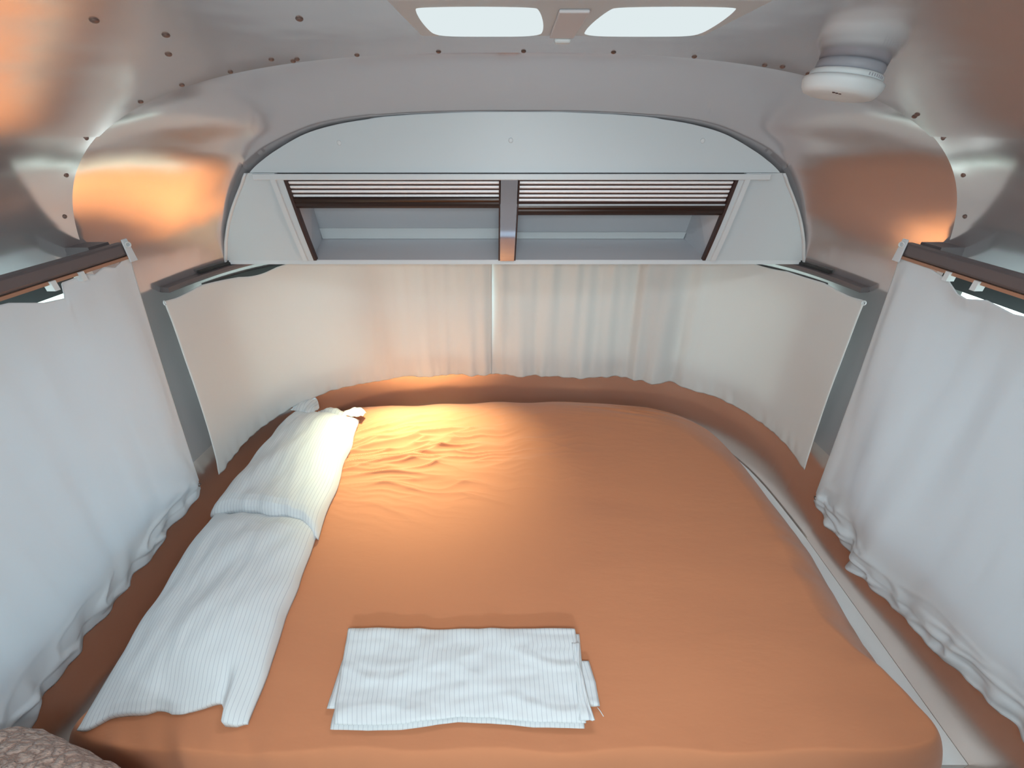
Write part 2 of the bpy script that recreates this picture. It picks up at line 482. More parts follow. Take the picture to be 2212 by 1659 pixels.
# bottom shelf : wide board reaching back to the shell, front lip
def shelf(zt, zb_, yfront):
    V, F = [], []; m = 60
    for zz in (zt, zb_):
        for i in range(m + 1):
            x_ = lerp(-1, 1, i / m) * hw(zz, yfront, .006)
            w_, l_, n_ = W(zz), L(zz), N(zz)
            yb_ = YA + l_ * max(0, 1 - (abs(x_) / w_) ** n_) ** (1 / n_) - .01
            V += [(x_, yfront, zz), (x_, max(yfront + .004, yb_), zz)]
    o_ = 2 * (m + 1)
    for i in range(m):
        a = i * 2
        F += [(a, a + 2, a + 3, a + 1), (o_ + a, o_ + a + 1, o_ + a + 3, o_ + a + 2), (a, o_ + a, o_ + a + 2, a + 2), (a + 1, a + 3, o_ + a + 3, o_ + a + 1)]
    F += [(0, 1, o_ + 1, o_), (2 * m, o_ + 2 * m, o_ + 2 * m + 1, 2 * m + 1)]
    return V, F
obj('bottom_shelf', shelf(ob_bot, ZB, yl(ZB) - .004), LAM_EDGE, cab, smooth=False)
# face-frame uprights at both ends of the opening, two stepped strips each
def upright(s, xt, xb, w_, dy, d, m_=LAM_EDGE, nm='face_frame', par=None):
    V = []; n_ = 10; F = []
    for k in range(n_ + 1):
        q = k / n_; z_ = lerp(ob_top, ob_bot + .001, q); bow = .010 * math.sin(q * PI)
        y_ = yl(z_) + dy - bow * .5; x_ = lerp(xt, xb, q)
        for dx, dd in ((0, 0), (w_, 0), (w_, d), (0, d)): V.append((s * (x_ - dx), y_ + dd, z_))
    for k in range(n_):
        for i in range(4):
            qd = (k * 4 + i, k * 4 + (i + 1) % 4, k * 4 + 4 + (i + 1) % 4, k * 4 + 4 + i); F.append(qd)
    F += [(3, 2, 1, 0), tuple(n_ * 4 + i for i in range(4))]
    return obj(nm, (V, F), m_, par or cab, smooth=False)
upright(-1, .757, .762, .016, -.014, .03); upright(-1, .741, .747, .020, -.004, .02, LAM)
upright(1, .729, .722, .016, -.014, .03); upright(1, .714, .707, .016, -.004, .02, LAM)
# inside: back panel, ceiling, end panels, ledge
obj('back_panel', hexa([(-.775, BY, BZ), (.68, BY, BZ), (.68, BY + .01, BZ), (-.775, BY + .01, BZ)],
                       [(-.735, TY, TZ), (.66, TY, TZ), (.66, TY + .01, TZ), (-.735, TY + .01, TZ)]), LINER, cab, smooth=False)
obj('inner_floor', hexa([(-.745, 1.528, ob_bot - .0), (.705, 1.528, ob_bot), (.68, BY, ob_bot), (-.775, BY, ob_bot)],
                       [(-.745, 1.528, ob_bot + .002), (.705, 1.528, ob_bot + .002), (.68, BY, BZ), (-.775, BY, BZ)]), LINER, cab, smooth=False)
def bk(z_): return lerp(BY, TY, (z_ - BZ) / (TZ - BZ))
LEDGE = mat('ledge_white', (.70, .74, .76), .5)
for xa, xb, hh in ((-.770, -.052, .045), (-.008, .676, .028)):
    obj('back_ledge', hexa([(xa, BY - .010, BZ), (xb, BY - .010, BZ), (xb, BY, BZ), (xa, BY, BZ)],
                       [(xa + .008, bk(BZ + hh) - .006, BZ + hh), (xb, bk(BZ + hh) - .006, BZ + hh), (xb, bk(BZ + hh), BZ + hh), (xa + .008, bk(BZ + hh), BZ + hh)]), LEDGE, cab, smooth=False)
for px in (-.67, -.42, -.14, .14, .36, .585): obj('screw', lathe([(.0035, 0), (.002, .002)], (px, BY - .011, BZ + .008), (0, -1, 0), 10), RIVET, cab)
for s, xa, xb, xt in ((-1, .735, .775, .735), (1, .70, .68, .66)):
    obj('end_panel', hexa([(s * xa, 1.525, ob_bot), (s * xb, BY, BZ), (s * (xb + .012), BY, BZ), (s * (xa + .012), 1.525, ob_bot)],
                          [(s * (xa - .012), 1.465, TZ), (s * xt, TY, TZ), (s * (xt + .012), TY, TZ), (s * (xa), 1.465, TZ)]), LINER, cab, smooth=False)
obj('inner_ceiling', box(-.735, .70, 1.465, TY, TZ, TZ + .008), LINER, cab, smooth=False)
# polished centre post, gently curved
V = []; n_ = 20
for k in range(n_ + 1):
    q = k / n_; z_ = lerp(ob_top + .0, ob_bot + .001, q); y_ = yl(ob_top) - .010 + .045 * q + .037 * q ** 5
    xl, xr = lerp(-.043, -.053, q), lerp(.010, -.003, q)
    V += [(xl, y_, z_), (xr, y_, z_), (xr, y_ + .03, z_), (xl, y_ + .03, z_)]
F = [(k * 4 + i, k * 4 + (i + 1) % 4, k * 4 + 4 + (i + 1) % 4, k * 4 + 4 + i) for k in range(n_) for i in range(4)] + [(3, 2, 1, 0), tuple(n_ * 4 + i for i in range(4))]
post = obj('centre_post', (V, F), POST, cab, smooth=True)
m_ = post.modifiers.new('e', 'EDGE_SPLIT'); m_.split_angle = .8
obj('divider', hexa([(-.050, 1.545, ob_bot), (-.006, 1.545, ob_bot), (-.006, BY, ob_bot), (-.050, BY, ob_bot)],
                    [(-.046, 1.48, TZ), (.000, 1.48, TZ), (.000, TY, TZ), (-.046, TY, TZ)]), LINER, cab, smooth=False)
# tambour doors: rows of slats on tracks
def tambour(x0t, x1t, x0b, x1b, zr):
    """x limits at the top and bottom of the opening; zr = height where the rail starts"""
    def xl(z_): return lerp(x0t, x0b, (ob_top - z_) / (ob_top - ob_bot))
    def xr(z_): return lerp(x1t, x1b, (ob_top - z_) / (ob_top - ob_bot))
    d = obj('tambour_door', (lambda: (lambda V, F: (V, F))(*backing(xl, xr, zr)))(), TRACK, cab, smooth=False)
    zz = ob_top - .006; pitch = .0132; k = 0
    while zz - pitch > zr - .003 and k < 8:
        za, zb2 = zz, zz - pitch + .0035
        mb_ = []
        V = []; prof = [(0, 0), (.25, .0022), (.5, .0032), (.75, .0022), (1, 0)]
        for q, b_ in prof:
            z_ = lerp(za, zb2, q); y_ = yl(z_) + .0035 - b_
            V += [(xl(z_) + .004, y_, z_), (xr(z_) - .004, y_, z_)]
        F = [(2 * i, 2 * i + 2, 2 * i + 3, 2 * i + 1) for i in range(4)]
        F.append((0, 1, 9, 8))
        obj('slat', (V, F), SLAT, d); zz -= pitch; k += 1
    # bottom rail
    path = []
    for i in range(2):
        x_ = (xl(zr) + .001, xr(zr) - .001)[i]; path.append(((x_, yl(zr - .015), zr - .015), (0, .9, -.25), (0, .31, -.95)))
    sec = [(.008, -.015), (-.006, -.015), (-.009, -.008), (-.006, -.002), (-.010, .004), (-.011, .012), (-.004, .016), (.008, .016)]
    obj('pull_rail', sweep(path, sec), BRONZE, d, smooth=False)
def backing(xl, xr, zr):
    za, zb2 = ob_top, zr
    return hexa([(xl(zb2), yl(zb2) + .004, zb2), (xr(zb2), yl(zb2) + .004, zb2), (xr(zb2), yl(zb2) + .008, zb2), (xl(zb2), yl(zb2) + .008, zb2)],
                [(xl(za), yl(za) + .004, za), (xr(za), yl(za) + .004, za), (xr(za), yl(za) + .008, za), (xl(za), yl(za) + .008, za)])
tambour(-.716, -.045, -.735, -.055, -.186)
tambour(.012, .690, -.001, .680, -.209)
for s, xt, xb in ((-1, .719, .728), (1, .697, .690)):
    upright(s, xt, xb, .009, -.006, .02, TRACK, 'door_track')
for xt, xb in ((-.045, -.055), (.0165, .0025)):
    V = []
    for q in (0, .5, 1):
        z_ = lerp(ob_top, ob_bot + .001, q); x_ = lerp(xt, xb, q); y_ = yl(z_) - .008
        V += [(x_ - .004, y_, z_), (x_, y_, z_), (x_, y_ + .02, z_), (x_ - .004, y_ + .02, z_)]
    F = [(k * 4 + i, k * 4 + (i + 1) % 4, k * 4 + 4 + (i + 1) % 4, k * 4 + 4 + i) for k in range(2) for i in range(4)] + [(3, 2, 1, 0), (8, 9, 10, 11)]
    obj('door_track', (V, F), TRACK, cab, smooth=False)
# made-up lamp hidden under the shelf, added to cast the warm pool on the bed
rl = obj('added_bed_lamp', lathe([(.030, 0), (.032, .006), (.028, .014), (.020, .016)], (-.52, 1.70, ZB), (0, 0, -1), 32), RAIL, cab)
obj('lens', lathe([(.019, 0), (.017, .003)], (-.52, 1.70, ZB - .0162), (0, 0, -1), 24), PUCK, rl)

# ------------------------------------------------------------------ curtain rails and curtains
def side_curtain(side, label, seed, hem, top):
    rail = thing('curtain_rail', 'grey metal curtain rail along the %s wall' % ('left' if side < 0 else 'right'), 'curtain rail', (side * 1.06, .6, -.28))
    sec = [(-.012, -.016), (.016, -.016), (.018, -.010), (.018, .010), (.012, .013), (-.012, .013)]
    path = [((side * 1.03, y, -.262), (-side, 0, 0), (0, 0, 1)) for y in (.02, 1.125)]
    obj('rail_body', sweep(path, sec), RAIL, rail, smooth=False, bevel=.0015)
    obj('rail_track', box(min(side * 1.010, side * 1.024), max(side * 1.010, side * 1.024), .03, 1.11, -.286, -.279), mat('track_copper', (.45, .25, .17), .35, .5), rail, smooth=False)
    obj('wall_bracket', box(min(side * 1.05, side * 1.125), max(side * 1.05, side * 1.125), 1.05, 1.11, -.275, -.245), RAIL, rail, smooth=False)
    cur = thing('curtain', label, 'curtain', (side * 1.10, .6, -1.15))
    def fn(u, v):
        yt, yh = lerp(1.115, .04, u), lerp(1.085 if side < 0 else 1.115, .04, u)
        y = lerp(yt, yh, v)
        zh = interp(hem, yh) + .006 * fb(yh * 16, seed)
        z_ = lerp(-.283, zh, v) + interp(top, yt) * (1 - v) ** 12
        x_ = lerp(1.018, 1.128, v ** .9)
        f = (.024 * fb(y * 5 + v * 1.3 * side, seed, v * .8) + .008 * fb(y * 15, seed + 3, v * 1.5)) * (.45 + .75 * v)
        f += .011 * sstep(.80, 1, v) * fb(y * 18 + v * 4, v * 9, seed) + .008 * sstep(.84, .97, v) * max(0, 1 - 4 * abs(fb(y * 7, v * 22, seed + 5))) + .004 * sstep(.86, .97, v) * math.sin(y * 60 + 4 * fb(y * 9, seed))
        # crumples radiating from the lower rear corner
        dd = math.hypot((yh - y) + (1.08 - y) * 1.0, (1 - v) * .8)
        f += .004 * math.exp(-dd * 3.5) * math.sin(math.atan2((1 - v) * .8, 1.09 - y + .05) * 14) * sstep(0, .12, dd)
        pin = sstep(0, .04, u)
        x_ -= f * pin * sstep(0, .06, v) * 1.4 + .002
        if v > .955: x_ += .003
        return (side * x_, y, z_)
    mb_ = grid(fn, 300, 170)
    if side > 0: mb_ = (mb_[0], [q[::-1] for q in mb_[1]], mb_[2])
    obj('curtain_cloth', mb_, CURT, cur, solid=.0015)
    # eyelets on the rear corners
    pt = fn(0, 0); ph = fn(0, 1)
    cx_ = side * 1.006
    obj('corner_tab', hexa([(cx_, 1.10, -.295), (cx_, 1.124, -.295), (cx_ + side * .004, 1.124, -.295), (cx_ + side * .004, 1.10, -.295)],
                           [(cx_, 1.102, -.238), (cx_, 1.120, -.238), (cx_ + side * .004, 1.120, -.238), (cx_ + side * .004, 1.102, -.238)]), CURT, cur, smooth=False, bevel=.004)
    obj('eyelet', torus((cx_ - side * .002, 1.112, -.252), (side, .25, .1), .0062, .0018), WHITEP, cur)
    obj('eyelet', torus((ph[0] - side * .003, 1.085 if side < 0 else 1.112, ph[2] + .02), (side, 0, 0), .006, .002), RIVET, cur)
    for yy in (.50, .70, .885, .955):
        obj('glider', box(min(side * 1.005, side * 1.024), max(side * 1.005, side * 1.024), yy, yy + .012, -.300, -.279), WHITEP, cur, smooth=False)
    return cur
topL = [(0, -.012), (.5, -.008), (.62, -.022), (.74, -.006), (.80, -.012), (.86, -.034), (.905, -.040), (.915, -.008), (.98, -.006), (1.0, -.014), (1.03, -.004), (1.06, -.014), (1.10, .000), (1.12, .0)]
topR = [(0, -.01), (.55, -.01), (.68, -.016), (.76, -.030), (.80, -.036), (.86, -.028), (.90, -.040), (.925, -.036), (.96, -.016), (1.01, -.006), (1.06, .0), (1.12, .004)]
side_curtain(-1, 'white curtain stretched over the left side window, beside the striped pillows', 2.3,
             [(0, -1.20), (.38, -1.19), (.5, -1.165), (.6, -1.15), (.68, -1.165), (.75, -1.14), (.83, -1.15), (.92, -1.125), (1.0, -1.12), (1.09, -1.098)], topL)
side_curtain(1, 'white curtain with soft folds over the right side window', 9.1,
             [(0, -1.13), (.4, -1.135), (.5, -1.165), (.6, -1.185), (.7, -1.215), (.8, -1.22), (.88, -1.235), (.97, -1.215), (1.05, -1.21), (1.12, -1.195)], topR)

# rear curtains on a bent rail
RZ = -.424
rr = thing('bent_curtain_rail', 'dark bent curtain rail following the rounded end of the trailer under the cabinet', 'curtain rail', (0, 1.85, RZ))
obj('rail_body', cap_sweep(.055, .945, RZ, [(-.004, -.010), (.024, -.010), (.026, -.004), (.026, .006), (-.004, .008)], n=80), RAIL, rr, smooth=False)
obj('rail_gasket', cap_sweep(.10, .27, RZ, [(-.002, .008), (.012, .008), (.012, .016), (-.002, .018)], n=30), GASKET, rr, smooth=False)
obj('rail_gasket', cap_sweep(.73, .90, RZ, [(-.002, .008), (.012, .008), (.012, .016), (-.002, .018)], n=30), GASKET, rr, smooth=False)
def rear_curtain(u0, u1, label, seed, fx):
    cur = thing('curtain', label, 'curtain', (plan(-1.1, (u0 + u1) / 2, .05)[0], 1.75, -1.1))
    ns = int(420 * abs(u1 - u0))
    def fn(a, v):
        u = lerp(u0, u1, a)
        edge = min(u, 1 - u)
        ut = lerp(.041, .958, u); uh = lerp(.026, .966, u)
        zt = RZ - .012 - .030 * math.exp(-((edge - .13) / .045) ** 2) * (1 if u < .5 else .25) - .004 * abs(math.sin(u * 60))
        zt += .004 * math.exp(-(edge / .012) ** 2) - .012 * math.exp(-(edge / .05) ** 2)
        zh = -1.105 + .004 * fb(u * 40, seed) + .010 * math.exp(-((edge - .06) / .03) ** 2) - .012 * math.exp(-(edge / .02) ** 2)
        p = plan(round(zt, 3), ut, .045); q = plan(round(zh, 3), uh, .034)
        s = v
        x_, y_, z_ = lerp(p[0], q[0], s), lerp(p[1], q[1], s), lerp(zt, zh, s)
        # pulled-in free side edge
        pull = .010 * math.exp(-(edge / .035) ** 2) * math.sin(PI * v)
        # folds in the middle stretch
        m = sstep(.22, .40, u) * sstep(.86, .72, u)
        f = m * (.034 * fb(u * 30, seed, v * .5) + .018 * fb(u * 66, seed + 5, v * .7)) * (.75 + .4 * v) * 1.2
        f += .004 * fb(u * 12, v * 3, seed) * sstep(0, .1, v)
        f += .007 * sstep(.86, .98, v) * fb(u * 110, v * 6, seed)
        cx_, cy_ = x_ / 1.1, (y_ - YA) / .8
        l_ = math.hypot(cx_, cy_) + 1e-6
        x_ -= cx_ / l_ * (f + pull); y_ -= cy_ / l_ * (f + pull * .2)
        return (x_, y_, z_)
    obj('curtain_cloth', grid(fn, ns, 110), CURTR, cur, solid=.0015)
    return cur, fn
USEAM = .462
c1, f1 = rear_curtain(0, USEAM + .004, 'cream white rear curtain wrapping the left corner, smooth toward its outer edge', 4.4, 0)
c2, f2 = rear_curtain(USEAM, 1, 'cream white rear curtain from the centre seam round the right corner, gathered in folds', 7.7, 0)
e = f2(1, 0); obj('eyelet', torus((e[0] - .004, e[1] - .004, e[2] - .004), (1, .3, 0), .006, .0018), WHITEP, c2)
e = f1(0, 0); obj('eyelet', torus((e[0] + .004, e[1] - .004, e[2] - .004), (1, .3, 0), .006, .0018), WHITEP, c1)

# ------------------------------------------------------------------ bed
bed = thing('bed', 'platform bed with white base board filling the rounded trailer end', 'bed', (0, 1.0, FL))
def outline_pts(ctrl, n=360):
    """closed Catmull-Rom through ctrl"""
    k = len(ctrl); out = []
    for i in range(n):
        t = i / n * k; j = int(t); f = t - j
        p0, p1, p2, p3 = [Vector(ctrl[(j + d) % k]) for d in (-1, 0, 1, 2)]
        out.append(tuple(.5 * ((2 * p1) + (-p0 + p2) * f + (2 * p0 - 5 * p1 + 4 * p2 - p3) * f * f + (-p0 + 3 * p1 - 3 * p2 + p3) * f ** 3)))
    return out
def prism(pts, z0, z1):
    k = len(pts); V = [(p[0], p[1], z0) for p in pts] + [(p[0], p[1], z1) for p in pts]
    F = [tuple(range(k - 1, -1, -1)), tuple(range(k, 2 * k))] + [(i, (i + 1) % k, (i + 1) % k + k, i + k) for i in range(k)]
    return V, F
pb = []
for i in range(61):
    u = lerp(.0, 1, i / 60); p = plan(-1.38, u, .001); pb.append((p[0], p[1]))
pb = [(-W(-1.38) + .001, .405)] + pb + [(W(-1.38) - .001, .405)]
obj('base_board', prism(pb[::-1], -1.42, -1.385), PLAT, bed, smooth=False)
obj('base_box', prism([(-1.06, .44), (1.06, .44), (1.06, 1.3), (.7, 1.75), (-.7, 1.75), (-1.06, 1.3)], FL + .001, -1.42), mat('grey_bed_base', (.25, .23, .25), .5), bed, smooth=False)
obj('foot_step', box(-1.10, -.60, .02, .40, FL + .001, -1.392), mat('grey_step', (.25, .23, .25), .5), bed, smooth=False)
octl = [(-1.03, .345), (-.5, .305), (0, .305), (.5, .31), (.965, .335), (1.055, .41), (1.078, .56), (1.09, .72), (1.112, .90), (1.118, 1.10), (1.085, 1.32), (1.035, 1.48), (.945, 1.66), (.72, 1.80),
        (.37, 1.862), (-.115, 1.852), (-.595, 1.828), (-.88, 1.79), (-1.02, 1.66), (-1.10, 1.42), (-1.13, 1.1), (-1.13, .8), (-1.125, .6), (-1.095, .44)]
def zedge(x_, y_):
    back = sstep(1.1, 1.85, y_)
    return lerp(-1.375 if x_ > 0 else -1.36, -1.245, back)
OUT = outline_pts(octl, 720)
mpts = [(.0 + (p[0] - .0) * .80, 1.05 + (p[1] - 1.05) * .84) for p in OUT[::6]]
obj('mattress', prism(mpts, -1.384, -1.22), MATT, bed, smooth=False, bevel=.03)
def wrinkle(x_, y_):
    # pulled creases fanning out from the rear pillow
    dx, dy = x_ + 1.25, y_ - 1.20
    r_ = math.hypot(dx, dy); an = math.atan2(dy, dx)
    m = math.exp(-((x_ + .38) / .42) ** 2 - ((y_ - 1.40) / .24) ** 2)
    wv = fb(an * 13 + .5 * fb(x_ * 5, y_ * 5), r_ * 2.2, 1.3); rid = 1 - abs(wv) * 2.2
    wv2 = fb(an * 30 + .7 * fb(x_ * 9, y_ * 9, 5), r_ * 4.5, 6.3); rid2 = 1 - abs(wv2) * 2
    h = m * (.022 * max(0, rid) ** 2 + .015 * max(0, rid2) ** 2)
    # long shallow creases across
    h += .0045 * fb(x_ * 1.8, y_ * 8 + .6 * fb(x_ * 2, y_ * 2), 3.1) * (1 - .4 * m)
    h += .006 * fb(x_ * 2.2, y_ * 2.5, 8)
    # rear right rim creases
    m2 = math.exp(-((x_ - .62) / .28) ** 2 - ((y_ - 1.70) / .10) ** 2)
    h += m2 * .010 * max(0, 1 - 2.5 * abs(fb(x_ * 3 + y_ * 3, y_ * 22 + x_ * 6, 2)))
    # foot-end drapes on the left
    m3 = math.exp(-((x_ + .75) / .32) ** 2) * sstep(.46, .33, y_) + .35 * sstep(.42, .30, y_)
    h += m3 * .014 * fb(x_ * 20 + y_ * 14, y_ * 5, 9)
    # right edge puckers
    m4 = sstep(.80, .95, x_) * sstep(1.2, .95, y_)
    h += m4 * .010 * fb(x_ * 4, y_ * 17, 11)
    return h
def duvet():
    cx_, cy_ = -.02, 1.03; n_ = len(OUT)
    V, F = [], []
    rings = []
    NR = 230
    for k in range(1, NR + 1):
        rings.append(('t', k / NR))
    for k in range(1, 13): rings.append(('s', k / 12))
    V.append((cx_, cy_, -1.168 + wrinkle(cx_, cy_)))
    for kind, q in rings:
        for i, p in enumerate(OUT):
            dx, dy = p[0] - cx_, p[1] - cy_; R_ = math.hypot(dx, dy)
            if kind == 't':
                d = (1 - q) * R_; x_, y_ = cx_ + dx * q, cy_ + dy * q
                ze = zedge(p[0], p[1]) + .012 * fb(p[0] * 5, p[1] * 5, 2)
                dfr = max(0, p[1] - .34) if abs(p[0]) < 1 else 9
                w_ = lerp(.07, .24, sstep(.3, .6, p[1])) + .02 * fb(p[0] * 4, p[1] * 4, 7)
                e_ = max(0, 1 - d / w_)
                z_ = -1.168 - (-1.168 - ze) * e_ ** 1.55
                z_ += wrinkle(x_, y_) * sstep(0, .05, d + .012)
            else:
                w_ = .006 * fb(p[0] * 9, p[1] * 9, 2 + q * 1.5)
                fr = 1 - .012 * q ** 1.5 + w_ * q
                x_, y_ = cx_ + dx * fr, cy_ + dy * fr
                ze = zedge(p[0], p[1]) + .012 * fb(p[0] * 5, p[1] * 5, 2)
                z_ = lerp(ze, -1.383, q) if y_ > .42 or abs(p[0]) > 1.0 else lerp(ze, -1.5, q)
            V.append((x_, y_, z_))
    for i in range(n_): F.append((0, 1 + i, 1 + (i + 1) % n_))
    for k in range(len(rings) - 1):
        for i in range(n_):
            a = 1 + k * n_ + i; b_ = 1 + k * n_ + (i + 1) % n_
            F.append((a, a + n_, b_ + n_, b_))
    return V, F
dv = obj('duvet', duvet(), DUVET, None, org=(0, 1.03, -1.2))
tag(dv, 'terracotta orange duvet spread over the whole bed, creased near the rear pillow', 'duvet')

# pillows --------------------------------------------------------------
def pillow_mesh(cor, h, zb, seed, nx=90, ny=150, endp=None, front=None, stripes=38, sagfn=None):
    """cor: corners (x,y) rl, rr, fr, fl ; domed cushion, closed with a flat bottom"""
    def P_(u, v, top):
        a = Vector(cor[0]).lerp(Vector(cor[1]), u); b_ = Vector(cor[3]).lerp(Vector(cor[2]), u)
        p = a.lerp(b_, v)
        # bow the sides a little
        ex = 1 - (2 * u - 1) ** 2; ey = 1 - (2 * v - 1) ** 2
        x_, y_ = p[0], p[1]
        x_ += .012 * fb(v * 5, seed + (0 if u < .5 else 9)) * abs(2 * u - 1)
        y_ += .014 * fb(u * 6, seed + 20 + (0 if v < .5 else 9)) * abs(2 * v - 1)
        x_ -= .012 * ey * (1 if u > .5 else -1) * 0
        if front: y_ += front(u) * sstep(.8, 1, v)
        vp = interp(endp, v) if endp else max(0, ey) ** .36
        prof = (max(0, ex) ** .40) * vp
        if top:
            z_ = zb + .006 + h * prof
            z_ += prof * (.012 * fb(u * 2 + v * 3, v * 2, seed) + .013 * fb((u + v) * 5, (u - v) * 1.2, seed + 2) + .006 * fb(u * 14, v * 6, seed + 4))
            z_ += .010 * prof * max(0, 1 - 3 * abs(u * .8 + v - .85 - .1 * fb(u * 3, v * 3, seed))) * .8
            if sagfn: z_ += sagfn(u, v)
        else:
            z_ = zb - .004 * prof
        return (x_, y_, z_)
    t = grid(lambda u, v: P_(u, v, True), nx, ny, uvfn=lambda u, v: (u * stripes, v))
    b_ = grid(lambda u, v: P_(u, v, False), nx, ny, uvfn=lambda u, v: (u * stripes, v))
    n0 = len(t[0])
    # top grid: u along x, v toward the front -> flip to face up
    F = [q[::-1] for q in t[1]] + [tuple(i + n0 for i in q) for q in b_[1]]
    ring = [i for i in range(nx + 1)] + [j * (nx + 1) + nx for j in range(1, ny + 1)] + [ny * (nx + 1) + i for i in range(nx - 1, -1, -1)] + [j * (nx + 1) for j in range(ny - 1, 0, -1)]
    for a, c_ in zip(ring, ring[1:] + ring[:1]): F.append((a, c_, c_ + n0, a + n0))
    return t[0] + b_[0], F, t[2] + b_[2]
fpil = thing('pillow', 'nearer pinstriped white pillow, longer, its loose case end pointing to the bed foot', 'pillow', (-.82, .72, -1.165))
EP = [(0, 0), (.01, .28), (.03, .50), (.07, .72), (.13, .90), (.2, .98), (.3, 1), (.62, 1), (.72, .93), (.80, .78), (.86, .60), (.90, .47), (.94, .36), (.97, .28), (1, .10)]
ffr = lambda u: interp([(0, -.020), (.06, -.016), (.14, .0), (.25, .010), (.40, .020), (.50, .014), (.60, .026), (.78, .030), (.83, .016), (.86, -.006), (.94, -.010), (1, -.002)], u)
def fsag(u, v):
    e_ = sstep(.80, .97, v)
    return e_ * (.010 * math.sin(u * 9) * math.sin(PI * u) - .012 * math.exp(-((u - .80) / .035) ** 2) + .010 * math.exp(-((u - .88) / .05) ** 2))
obj('pillow_body', pillow_mesh([(-1.058, 1.02), (-.668, .985), (-.608, .412), (-.985, .418)], .078, -1.160, 1.2, stripes=40, endp=EP, front=ffr, sagfn=fsag), STRIPE, fpil)
rpil = thing('pillow', 'farther pinstriped white pillow in the rear corner, overlapping the nearer one', 'pillow', (-.88, 1.3, -1.165))
EP2 = [(0, 0), (.01, .25), (.03, .45), (.08, .72), (.15, .90), (.25, 1), (.60, 1), (.75, .97), (.85, .98), (.92, 1.02), (.96, .95), (.985, .75), (1, .45)]
ffr2 = lambda u: interp([(0, .0), (.1, .006), (.3, .016), (.5, .010), (.7, .012), (.85, -.004), (.93, -.020), (1, -.030)], u)
obj('pillow_body', pillow_mesh([(-1.060, 1.640), (-.725, 1.580), (-.655, .945), (-1.064, 1.005)], .078, -1.160, 5.2, stripes=36, nx=80, endp=EP2, front=ffr2), STRIPE, rpil)
# gathered ears at the rear end of the case
def ear(x0, x1, ytip, zt, seed):
    def fn(u, v):
        x_ = lerp(x0, x1, u); w_ = math.sin(PI * min(1, max(0, .08 + .84 * u)))
        y_ = 1.565 + (ytip - 1.565) * v * (.35 + .65 * w_) + (.04 * (1 - u) if x0 < -.9 else 0)
        z_ = zt + .010 * fb(u * 5, v * 2, seed) + .018 * math.sin(v * PI * .9) * w_ - .012 * v
        return (x_, y_, z_)
    g_ = grid(fn, 24, 14, uvfn=lambda u, v: (u * 8, v)); return g_[0], [q for q in g_[1]], g_[2]
obj('case_corner', ear(-1.05, -.93, 1.70, -1.115, 2), STRIPE, rpil, solid=.004)
obj('case_corner', ear(-.80, -.70, 1.645, -1.125, 4), STRIPE, rpil, solid=.004)
obj('case_corner', ear(-.93, -.79, 1.632, -1.135, 7), STRIPE, rpil, solid=.004)

# folded pillowcase on the duvet ----------------------------------------
fold = thing('folded_pillowcase', 'folded pinstriped white pillowcase lying flat near the foot of the bed', 'pillowcase', (-.13, .51, -1.165))
def sheet(poly_l, poly_r, y0, y1, z, seed, nx=120, ny=60, th=.005, amp=1.0, sx=55, frontdip=.0, x0=-.44, frontfn=None):
    """a cloth layer bounded by left/right x(v) and front/back y"""
    def fn(u, v):
        xl_, xr_ = interp(poly_l, v), interp(poly_r, v)
        x_ = lerp(xl_, xr_, u); yb_, yf_ = y1, y0 + (frontfn(u) if frontfn else 0)
        y_ = lerp(yb_, yf_, v)
        e_ = min(u * (xr_ - xl_), (1 - u) * (xr_ - xl_), v * .2, (1 - v) * .2)
        z_ = z - .005 * math.exp(-e_ / .006)
        z_ += amp * (.0035 * fb(u * 4, v * 3, seed) + .0022 * fb(u * 11 + v * 3, v * 8, seed + 2) + .003 * max(0, 1 - 4 * abs(fb(u * 3.2, v * 2.2, seed + 7))) )
        return (x_, y_, z_)
    g_ = grid(fn, nx, ny, uvfn=lambda u, v: ((lerp(interp(poly_l, .5), interp(poly_r, .5), u) + .5) * 88, v))
    return g_[0], [q[::-1] for q in g_[1]], g_[2]
ff = lambda u: interp([(0, 0), (.15, -.002), (.28, .0), (.5, .014), (.62, .012), (.8, .004), (1, .002)], u)
obj('bottom_layer', sheet([(0, -.437), (1, -.418)], [(0, .150), (.28, .150), (.32, .160), (1, .158)], .402, .600, -1.158, 2, th=.006, frontfn=ff), STRIPE, fold, solid=.005)
obj('inner_layer', sheet([(0, -.2), (1, -.2)], [(0, .188), (.5, .197), (1, .199)], .444, .540, -1.150, 5, nx=60, ny=30, amp=.4), STRIPE, fold, solid=.004)
obj('inner_layer', sheet([(0, -.436), (.7, -.437), (1, -.437)], [(0, .172), (.2, .170), (1, .165)], .437, .604, -1.146, 9, amp=.5, nx=80, ny=40), STRIPE, fold, solid=.004)
obj('top_layer', sheet([(0, -.444), (.6, -.424), (.8, -.418), (1, -.404)], [(0, .160), (.22, .163), (.30, .158), (1, .160)], .404, .612, -1.136, 13, frontfn=ff, amp=1.3), STRIPE, fold, solid=.005)
obj('hem_strip', sheet([(0, .148), (1, .146)], [(0, .166), (.3, .162), (.8, .172), (1, .180)], .409, .575, -1.131, 17, nx=16, ny=50, amp=.8), STRIPE, fold, solid=.003)
obj('loose_thread', sweep([((.193 + .012 * q, .440 - .010 * q - .006 * q * q, -1.152 - .004 * q), (1, 0, 0), (0, 0, 1)) for q in (0, .3, .6, 1)], [(-.0008, -.0008), (.0008, -.0008), (.0008, .0008), (-.0008, .0008)]), WHITEP, fold)

